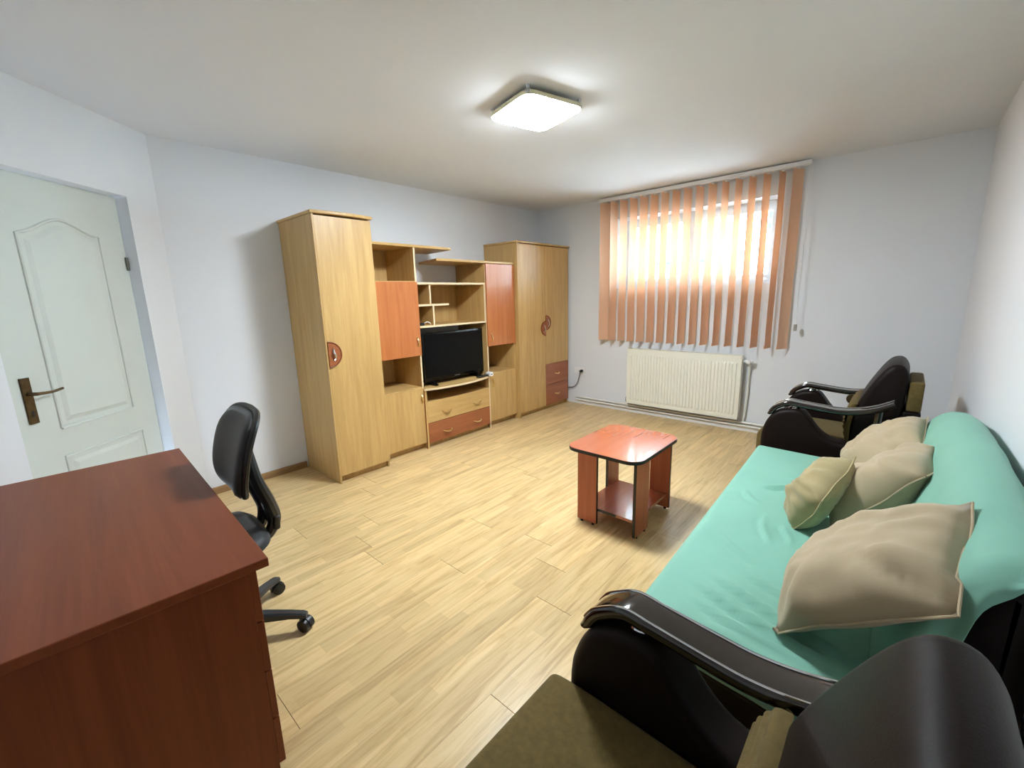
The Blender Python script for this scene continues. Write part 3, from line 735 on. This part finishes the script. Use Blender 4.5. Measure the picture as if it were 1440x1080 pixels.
obj('gas_column', lathe([(.026, .13), (.026, .26), (.016, .262), (.016, .40)], (0, 0, 0), 16), STEEL, oc, world=False, smooth=True)
obj('tilt_mechanism', B(-.07, .07, -.08, .12, .395, .425, .01, 2), PLAST, oc, world=False)
def cushion(sx, sy, th, nx=16, ny=16, dish=0.0, e=4.0):
    """superellipse pad centred on 0 in xy"""
    bm = bmesh.new(); tops, bots = [], []
    for j in range(ny+1):
        rt_, rb_ = [], []
        for i in range(nx+1):
            u, v = 2*i/nx-1, 2*j/ny-1
            # square to rounded square
            k = (abs(u)**e+abs(v)**e)**(1/e); mx_ = max(abs(u), abs(v)); q = mx_/k if k > 1e-6 else 1
            X, Y = u*q*sx, v*q*sy
            h = th*(max(0, 1-mx_**5))**.5
            z = -dish*(1-u*u)*.6+dish*.0
            rt_.append(bm.verts.new((X, Y, z+h)))
            rb_.append(bm.verts.new((X, Y, z-h*.6)) if mx_ < 1 else rt_[-1])
        tops.append(rt_); bots.append(rb_)
    for j in range(ny):
        for i in range(nx):
            bm.faces.new([tops[j][i], tops[j][i+1], tops[j+1][i+1], tops[j+1][i]])
            f = [bots[j][i], bots[j+1][i], bots[j+1][i+1], bots[j][i+1]]
            if len(set(f)) == 4:
                try: bm.faces.new(f)
                except ValueError: pass
    bmesh.ops.recalc_face_normals(bm, faces=bm.faces[:]); return bm
bm = cushion(.235, .225, .045)
for v in bm.verts: v.co += Vector((0, -.045, .452)); v.co.z += .02*max(0, (v.co.y-.08)/.1)
obj('seat', bm, FABB, oc, world=False, smooth=True, ang=180)
# back pad: faces -y, leaning back, lower corners rounded in
bm = cushion(.215, .175, .030, 18, 18)
for v in bm.verts:
    X, Yv, Z = v.co
    tz = Yv/.175
    wv = 1-.10*max(0, -tz)**2
    curve = -.05*(X/.215)**2            # wraps the sitter a little
    yy = .105+.085*(tz*.5+.5)-.02*(1-tz*tz) - Z*1.0 + curve*.6
    v.co = (X*wv, yy, .825+Yv*.97)
obj('backrest', bm, FABB, oc, world=False, smooth=True, ang=180)
# outer frame of the back and the J-shaped spine
fr = []
for i in range(40):
    a = 2*PI*i/40; c_, s_ = math.cos(a), math.sin(a)
    X = .212*abs(c_)**.5*(1 if c_ > 0 else -1); Z = .172*abs(s_)**.5*(1 if s_ > 0 else -1); tz = Z/.172
    X *= 1-.10*max(0, -tz)**2
    fr.append((X, .105+.085*(tz*.5+.5)-.02*(1-tz*tz)-.03*(X/.215)**2+.014, .825+Z*.97))
obj('back_frame', tube(fr+[fr[0]], .013, 8, False), PLAST, oc, world=False, smooth=True)
for s in (-1, 1):
    obj('spine_arm', tube(spline([(s*.09, .150, .84), (s*.11, .160, .72), (s*.10, .195, .60), (s*.075, .212, .51), (s*.055, .175, .435), (s*.04, .08, .41)], 6), lambda t: .016+.010*math.sin(PI*t), 10), PLASTG, oc, world=False, smooth=True)
obj('spine_bridge', prism_round([(-.10, .47), (.10, .47), (.115, .53), (.08, .57), (-.08, .57), (-.115, .53)], .199, .227, .01, 3), PLAST, oc, world=False, smooth=True)
obj('lift_lever', tube([(.07, .02, .41), (.2, .03, .405), (.235, .03, .395)], .006, 8), PLAST, oc, world=False, smooth=True)

# ------------------------------------------------------------------ armchairs
REST = [(-.615, .612), (-.600, .645), (-.571, .677), (-.504, .711), (-.428, .706), (-.319, .696), (-.235, .692), (-.151, .703), (-.072, .728), (.008, .772)]
BODY = [(-.637, .07), (-.640, .30), (-.638, .47), (-.622, .545), (-.592, .605), (-.552, .640), (-.507, .658), (-.455, .664), (-.415, .652), (-.383, .615), (-.333, .549), (-.271, .502), (-.188, .488), (-.06, .486), (.06, .49), (.10, .47), (.10, .25), (.095, .07)]
BACK = [(-.19, .44), (-.188, .542), (-.175, .66), (-.150, .745), (-.108, .838), (-.070, .910), (-.038, .954), (-.008, .970), (.024, .966), (.048, .936), (.060, .89), (.056, .80), (.040, .62), (.03, .44)]
def rest_mesh(y0, y1):
    path = spline(REST, 7); bm = bmesh.new(); rings = []; hw = (y1-y0)/2; yc = (y0+y1)/2; th = .032; r = .011
    for i, p in enumerate(path):
        a = Vector(path[max(i-1, 0)]); b = Vector(path[min(i+1, len(path)-1)]); t = (b-a).normalized(); n_ = Vector((-t.y, t.x))
        if n_.y < 0: n_ = -n_
        k = 1.0 if i > 4 else .55+.45*i/4
        ring = []
        for (q, h) in rrect(-hw, hw, -th*k, 0.0, min(r, th*k*.45), 3):
            c_ = Vector(p)+n_*h
            # shallow dish on the top between two raised beads
            ring.append(bm.verts.new((c_.x, yc+q, c_.y)))
        rings.append(ring)
    n = len(rings[0])
    for a, b in zip(rings[:-1], rings[1:]):
        for i in range(n): bm.faces.new([a[i], a[(i+1)%n], b[(i+1)%n], b[i]])
    bm.faces.new(rings[0]); bm.faces.new(rings[-1]); bmesh.ops.recalc_face_normals(bm, faces=bm.faces[:]); return bm
def armchair(label, loc, rotz, knob=True):
    t = thing('armchair', label, 'armchair', loc, rotz, 'pair of armchairs at the sofa ends')
    body = spline(BODY[1:-1], 3); body = [BODY[0]]+[tuple(p) for p in body]+[BODY[-1]]
    for s in (-1, 1):
        ya, yb_ = (.275, .405) if s > 0 else (-.405, -.275)
        ar = obj('arm', prism_round(body, ya, yb_, .028, 5), LEATHER, t, world=False, smooth=True, ang=50)
        rs = rest_mesh(s*.34-.046, s*.34+.046)
        obj('armrest', rs, LACQ, t, world=False, smooth=True, ang=50)
        obj('armrest_post', lathe([(.030, .655), (.033, .661), (.030, .667), (.020, .670), (.019, .680), (.025, .690)], (-.468, s*.34, 0), 18), CHROME, t, world=False, smooth=True)
        obj('armrest_support', tube([(-.06, s*.34, .47), (-.05, s*.34, .705)], .018, 10), LACQ, t, world=False, smooth=True)
        for xx in (-.58, .05): obj('foot', lathe([(.022, 0), (.026, .02), (.026, .071)], (xx, s*.34, 0), 12), LACQ, t, world=False, smooth=True)
        rs_path = [(p[0], p[1]+.0005) for p in spline(REST, 7)[5:]]
        for q in (-.037, .037): obj('armrest_bead', tube([(p[0], s*.34+q, p[1]) for p in rs_path], .0028, 8), CHROME, t, world=False, smooth=True)
    seat = [(-.680, .20), (-.690, .30), (-.690, .41), (-.680, .445), (-.655, .462), (-.55, .468), (-.35, .466), (-.19, .46), (-.15, .45), (-.15, .20)]
    bm = prism_round([tuple(p) for p in spline(seat, 3)], -.273, .273, .022, 4)
    obj('seat_cushion', bm, TAN, t, world=False, smooth=True, ang=60)
    obj('seat_base', B(-.62, .08, -.273, .273, .09, .199, .006), LEATHER, t, world=False)
    obj('backrest', prism_round([tuple(p) for p in spline(BACK, 4)], -.255, .255, .035, 5), LEATHER, t, world=False, smooth=True, ang=50)
    if knob: obj('recline_knob', lathe([(.020, -.012), (.036, -.010), (.036, .002), (.024, .012)], (-.215, .262, .64), 18, 1), BRONZE, t, world=False, smooth=True)
    # pleated lumbar cushion in front of the back
    fr_, bk = [], []
    base = spline([(-.192, .470), (-.192, .56), (-.186, .62), (-.180, .67), (-.170, .715)], 16)
    n = len(base)
    for i, p in enumerate(base):
        t_ = i/(n-1); bul = .030*math.sin(PI*t_)**.55+.005*math.sin(2*PI*t_*10)*math.sin(PI*t_)
        fr_.append((p[0]-bul, p[1]+bul*.35)); bk.append((p[0]+.012, p[1]))
    obj('lumbar_cushion', prism_round(fr_+bk[::-1], -.258, .258, .010, 3), TAN, t, world=False, smooth=True, ang=60)
    obj('rear_pad', B(.062, .128, -.24, .18, .70, .875, .012, 3), TAN, t, world=False, smooth=True)
    obj('rear_frame', B(.050, .130, -.25, .25, .30, .698, .01, 3), LEATHER, t, world=False, smooth=True)
    return t
armchair('dark leatherette armchair with tan velour seat between the sofa and the window wall', (0.0, 3.585, 0), 0.0)
armchair('dark leatherette armchair with tan velour seat at the sofa end farther from the window', (0.095, .505, 0), 0.0, False)

# ------------------------------------------------------------------ sofa
sofa = thing('sofa', 'long dark sofa under a green sheet against the right wall', 'sofa', (-.12, 2.1, 0))
# plan of the seat (front edge drifts a little)
NF, NBk, FF, FB = Vector((-.520, 1.215)), Vector((.08, 1.165)), Vector((-.585, 2.99)), Vector((.08, 2.955))
SZ = .45
def plan(u, v): # u front->back, v near->far
    return (NF*(1-u)+NBk*u)*(1-v)+(FF*(1-u)+FB*u)*v
base = [NF+Vector((.045, .045)), NBk+Vector((.03, .045)), FB+Vector((.03, -.045)), FF+Vector((.045, -.045))]
obj('base', prism([tuple(p) for p in base], 2, .06, .24), LEATHER, sofa)
b2 = [NF+Vector((.02, .02)), NBk+Vector((0, .02)), FB+Vector((0, -.02)), FF+Vector((.02, -.02))]
obj('seat', prism([tuple(p) for p in b2], 2, .24, SZ-.022, .02, 3), LEATHER, sofa, smooth=True)
for p in base:
    q = p+(Vector((-.25, 2.1))-p)*.05
    obj('foot', lathe([(.025, 0), (.028, .06)], (q.x, q.y, 0), 12), LACQ, sofa, smooth=True)
BK = [(.035, .25), (.050, .45), (.095, .62), (.140, .755), (.175, .815), (.215, .845), (.262, .845), (.290, .815), (.300, .74), (.305, .50), (.305, .10), (.10, .10)]
obj('backrest', prism_round([tuple(p) for p in spline(offset_poly(BK, .022), 3, True)], 1.243, 2.88, .04, 5), LEATHER, sofa, smooth=True, ang=60)
# green sheet over the seat
def edge(t, L, r, drop):
    """signed run-out beyond 0..L -> (position, fall)"""
    if t < 0:
        a = -t
        if a < r*PI/2: th = a/r; return (r-r*math.sin(th)-r+0.0 if False else r-r*math.sin(th)-r+0, r-r*math.cos(th))
        return (-r, r+(a-r*PI/2))
    return (t, 0)
def wr(x, y): # creases of the sheet
    z = .005*noise.noise(Vector((x*5, y*5, 3.1)))+.002*noise.noise(Vector((x*16, y*16, 1.7)))
    for (ax_, ay, bx_, by, amp, wd) in CREASES:
        d_ = Vector((bx_-ax_, by-ay)); L = d_.length; d_ /= L; p = Vector((x-ax_, y-ay)); s = p.dot(d_)/L; q = p.x*d_.y-p.y*d_.x
        q += .012*math.sin(s*5+ax_*9)
        if -.2 < s < 1.2:
            f = math.exp(-((s-.5)/.38)**4); z += 1.7*amp*f*(math.exp(-(q/wd)**2)-.6*math.exp(-((q-wd*1.6)/wd)**2))
    return z
CREASES = [(-.44, 1.47, .02, 1.30, .013, .013), (-.46, 1.38, -.05, 1.26, .014, .012), (-.38, 1.57, -.02, 1.43, .008, .013), (-.45, 1.30, -.1, 1.22, .009, .010),
           (-.52, 2.25, -.40, 2.12, .008, .012), (-.45, 2.33, -.33, 2.42, .009, .014), (-.36, 2.05, -.30, 1.75, .006, .011), (-.27, 2.0, -.24, 1.80, .006, .010), (-.50, 1.75, -.25, 1.60, .005, .014), (-.40, 2.6, -.2, 2.55, .004, .015)]
bm = bmesh.new(); nu, nv = 70, 150; r = .028; SK = .26; SKN = .15
Lu, Lv = .62, 1.78
grid = []
for j in range(nv+1):
    tv_ = -SKN+(Lv+SK+SKN)*j/nv; row = []
    for i in range(nu+1):
        tu = -SK+(Lu-.042+SK)*i/nu
        pu, fu = edge(tu, Lu, r, SK)
        if tv_ < 0: pv, fv = edge(tv_, Lv, r, SK)
        elif tv_ > Lv: q, fv = edge(Lv-tv_, Lv, r, SK); pv = Lv-q
        else: pv, fv = tv_, 0
        p = plan(pu/Lu, pv/Lv); f = max(fu, fv)
        z = SZ-f
        if f == 0: z += wr(p.x, p.y)
        elif f > .02:
            o_ = .008*noise.noise(Vector((p.x*7, p.y*7, z*3)))*min(1, f/.1)
            if fu >= fv: p.x -= abs(o_)+.002
            else: p.y += (-1 if tv_ < 0 else 1)*(abs(o_)+.002)
        row.append(bm.verts.new((p.x, p.y, z)))
    grid.append(row)
for j in range(nv):
    for i in range(nu): bm.faces.new([grid[j][i], grid[j][i+1], grid[j+1][i+1], grid[j+1][i]])
bmesh.ops.recalc_face_normals(bm, faces=bm.faces[:])
sh_o = tag(obj('bed_sheet', bm, SHEET, smooth=True, ang=180), 'green fitted sheet stretched over the sofa seat', 'sheet')
md = sh_o.modifiers.new('solid', 'SOLIDIFY'); md.thickness = .002; md.offset = -1
# green cover over the sofa back
bm = bmesh.new(); prof = [tuple(p) for p in spline([(.032, .449), (.046, .50), (.082, .62), (.126, .755), (.163, .826), (.213, .861), (.268, .860), (.303, .825), (.314, .74), (.317, .58)], 6)]
n = len(prof); rows = []; ys = []
NY = 90
for j in range(NY+1):
    y = 1.232+(2.985-1.232)*j/NY; row = []
    dist = min(1, max(0, (y-1.20)/.05)); far = max(0, (y-2.80)/.185); near = max(0, (1.28-y)/.065)
    for i, (px, pz) in enumerate(prof):
        k = i/(n-1)
        z = pz-.045*max(0, (y-2.45)/.54)**1.5*(pz > .6)-.06*far**3*max(0, (pz-.45)/.4)
        z += .03*math.sin(PI*min(1, max(0, (y-1.2)/1.6)))*max(0, (pz-.6)/.26)
        x = px
        cxz = Vector((.2, .6))
        sh_ = 1-.05*far**3-(0.02*near)
        x = cxz.x+(x-cxz.x)*sh_
        x += .004*noise.noise(Vector((y*6, z*6, 2)))
        row.append(bm.verts.new((x, y+.0, z-.05*near**2*max(0, (pz-.6)/.26))))
    rows.append(row)
# the cover hangs down in folds at the near end
last = rows[0]; rows_n = []
for k in range(1, 13):
    t = k/12; row = []
    for i, v in enumerate(last):
        s = i/(n-1); X_ = v.co.x
        zh = .47 if X_ < .06 else .47+(X_-.06)/.10*.19 if X_ < .16 else .66+(X_-.16)/.075*.19 if X_ < .235 else .85
        if s > .62: zh = v.co.z
        tz = min(v.co.z, zh+.015*math.sin(s*40))
        row.append(bm.verts.new((X_+.010*t*math.sin(s*22), v.co.y-.012*math.sin(PI*min(1, t*2)*.5)-.012*t*(1+math.sin(s*30)), v.co.z+(tz-v.co.z)*t)))
    rows_n.append(row)
allr = rows_n[::-1]+rows
for a, b in zip(allr[:-1], allr[1:]):
    for i in range(n-1): bm.faces.new([a[i], a[i+1], b[i+1], b[i]])
endc = rows[-1]; cen = [bm.verts.new((.2+(v.co.x-.2)*.5, v.co.y+.006, .62+(v.co.z-.62)*.5)) for v in endc]
for i in range(n-1): bm.faces.new([endc[i], endc[i+1], cen[i+1], cen[i]])
cc = bm.verts.new((.2, 2.992, .62))
for i in range(n-1): bm.faces.new([cen[i], cen[i+1], cc])
bmesh.ops.recalc_face_normals(bm, faces=bm.faces[:])
cv = tag(obj('back_cover', bm, SHEET, smooth=True, ang=180), 'green cloth draped over the sofa backrest', 'cover')
md = cv.modifiers.new('solid', 'SOLIDIFY'); md.thickness = .002; md.offset = -1

# ------------------------------------------------------------------ pillows
CF = [(.449, .032), (.50, .046), (.62, .082), (.755, .126), (.826, .163), (.861, .213)]
def cover_front(z):
    for (za, xa), (zb, xb) in zip(CF[:-1], CF[1:]):
        if z <= zb: return xa+(xb-xa)*max(0, (z-za)/(zb-za))
    return 9
from mathutils.bvhtree import BVHTree
def press(bm, against=None):
    for v in bm.verts:
        c = v.co; floor_z = SZ+wr(c.x, c.y)+.001
        if c.z < floor_z: c.z = floor_z
        xm = cover_front(c.z)-.003+1.2*max(0, 1.25-c.y)
        if c.x > xm: c.x = xm
        if against is not None:
            p_, n_, _i, _d = against.find_nearest(c)
            if p_ is not None and (c-p_).dot(n_) < 0: v.co = p_+n_*.0005
def pillow(name, label, c, e1, nrm, a, b, th, mat, seed, diag=False, pipe=True, against=None):
    """cushion centred at c, long axis e1 (or its diagonal), facing nrm"""
    n_ = Vector(nrm).normalized(); e = Vector(e1); e = (e-n_*e.dot(n_)).normalized(); f = n_.cross(e)
    if diag: e, f = (e+f).normalized(), (f-e).normalized()
    M = 26; bm = bmesh.new(); T_, Bt = [], []; rim = []
    for j in range(M+1):
        rT, rB = [], []
        for i in range(M+1):
            u, v = 2*i/M-1, 2*j/M-1
            k_ = (abs(u)**7+abs(v)**7)**(1/7); m_ = max(abs(u), abs(v)); q_ = m_/k_ if k_ > 1e-6 else 1; ear = 1+.10*(abs(u*v))**7; U, V = u*q_*ear, v*q_*ear
            h = ((1-abs(u)**3.2)*(1-abs(v)**3.2))**.56
            w_ = .5*noise.noise(Vector((u*2.2+seed, v*2.2, seed*1.3)))+.22*noise.noise(Vector((u*5+seed, v*5, seed)))
            ang_ = math.atan2(v, u); rr_ = math.hypot(u, v)
            w_ += .8*math.sin(ang_*13+seed*3+2*noise.noise(Vector((u*2, v*2, seed))))*max(0, rr_-.45)*(1-min(1, rr_*.72))
            hT = th*h*(1+.42*w_); hB = th*h*(1-.15*w_)*.5
            P = Vector(c)+e*U*a+f*V*b
            P += n_*(.012*noise.noise(Vector((u*1.5, v*1.5, seed+5))))
            vt = bm.verts.new(P+n_*hT); rT.append(vt)
            edge_ = i in (0, M) or j in (0, M)
            rB.append(vt if edge_ else bm.verts.new(P-n_*hB))
        T_.append(rT); Bt.append(rB)
    for j in range(M):
        for i in range(M):
            bm.faces.new([T_[j][i], T_[j][i+1], T_[j+1][i+1], T_[j+1][i]])
            bm.faces.new([Bt[j][i], Bt[j+1][i], Bt[j+1][i+1], Bt[j][i+1]])
    bmesh.ops.recalc_face_normals(bm, faces=bm.faces[:]); press(bm, against)
    bm.normal_update(); tree = BVHTree.FromBMesh(bm)
    rim = [T_[0][i].co.copy() for i in range(M)]+[T_[j][M].co.copy() for j in range(M)]+[T_[M][i].co.copy() for i in range(M, 0, -1)]+[T_[j][0].co.copy() for j in range(M, 0, -1)]
    bmesh.ops.recalc_face_normals(bm, faces=bm.faces[:])
    t = thing(name, label, 'pillow', c, 0, 'beige pillows on the green sofa')
    obj('cushion_body', bm, mat, t, smooth=True, ang=180)
    if pipe: obj('seam', tube([tuple(p) for p in rim]+[tuple(rim[0])], .0035, 6, False), mat, t, smooth=True)
    return tree
pillow('pillow', 'large beige pillow on the sofa end farthest from the window', (.000, 1.400, .665), (.67, -.27, .66), (-.73, -.13, .68), .238, .19, .105, PILLOW, 1.0)
plump = pillow('pillow', 'plump beige pillow leaning on the sofa back behind the small khaki one', (.048, 2.17, .625), (.12, 1, .12), (-.74, .22, .62), .205, .205, .14, PILLOW, 2.3)
pillow('pillow', 'small khaki pillow standing on its edge on the seat', (-.168, 2.055, .590), (.15, .9, .45), (-.86, .02, .42), .145, .135, .105, PILLOW2, 3.7, against=plump)
pillow('pillow', 'beige pillow on the sofa end nearest the window wall', (.010, 2.70, .615), (.10, 1, .05), (-.70, -.05, .68), .205, .205, .12, PILLOW, 5.1)
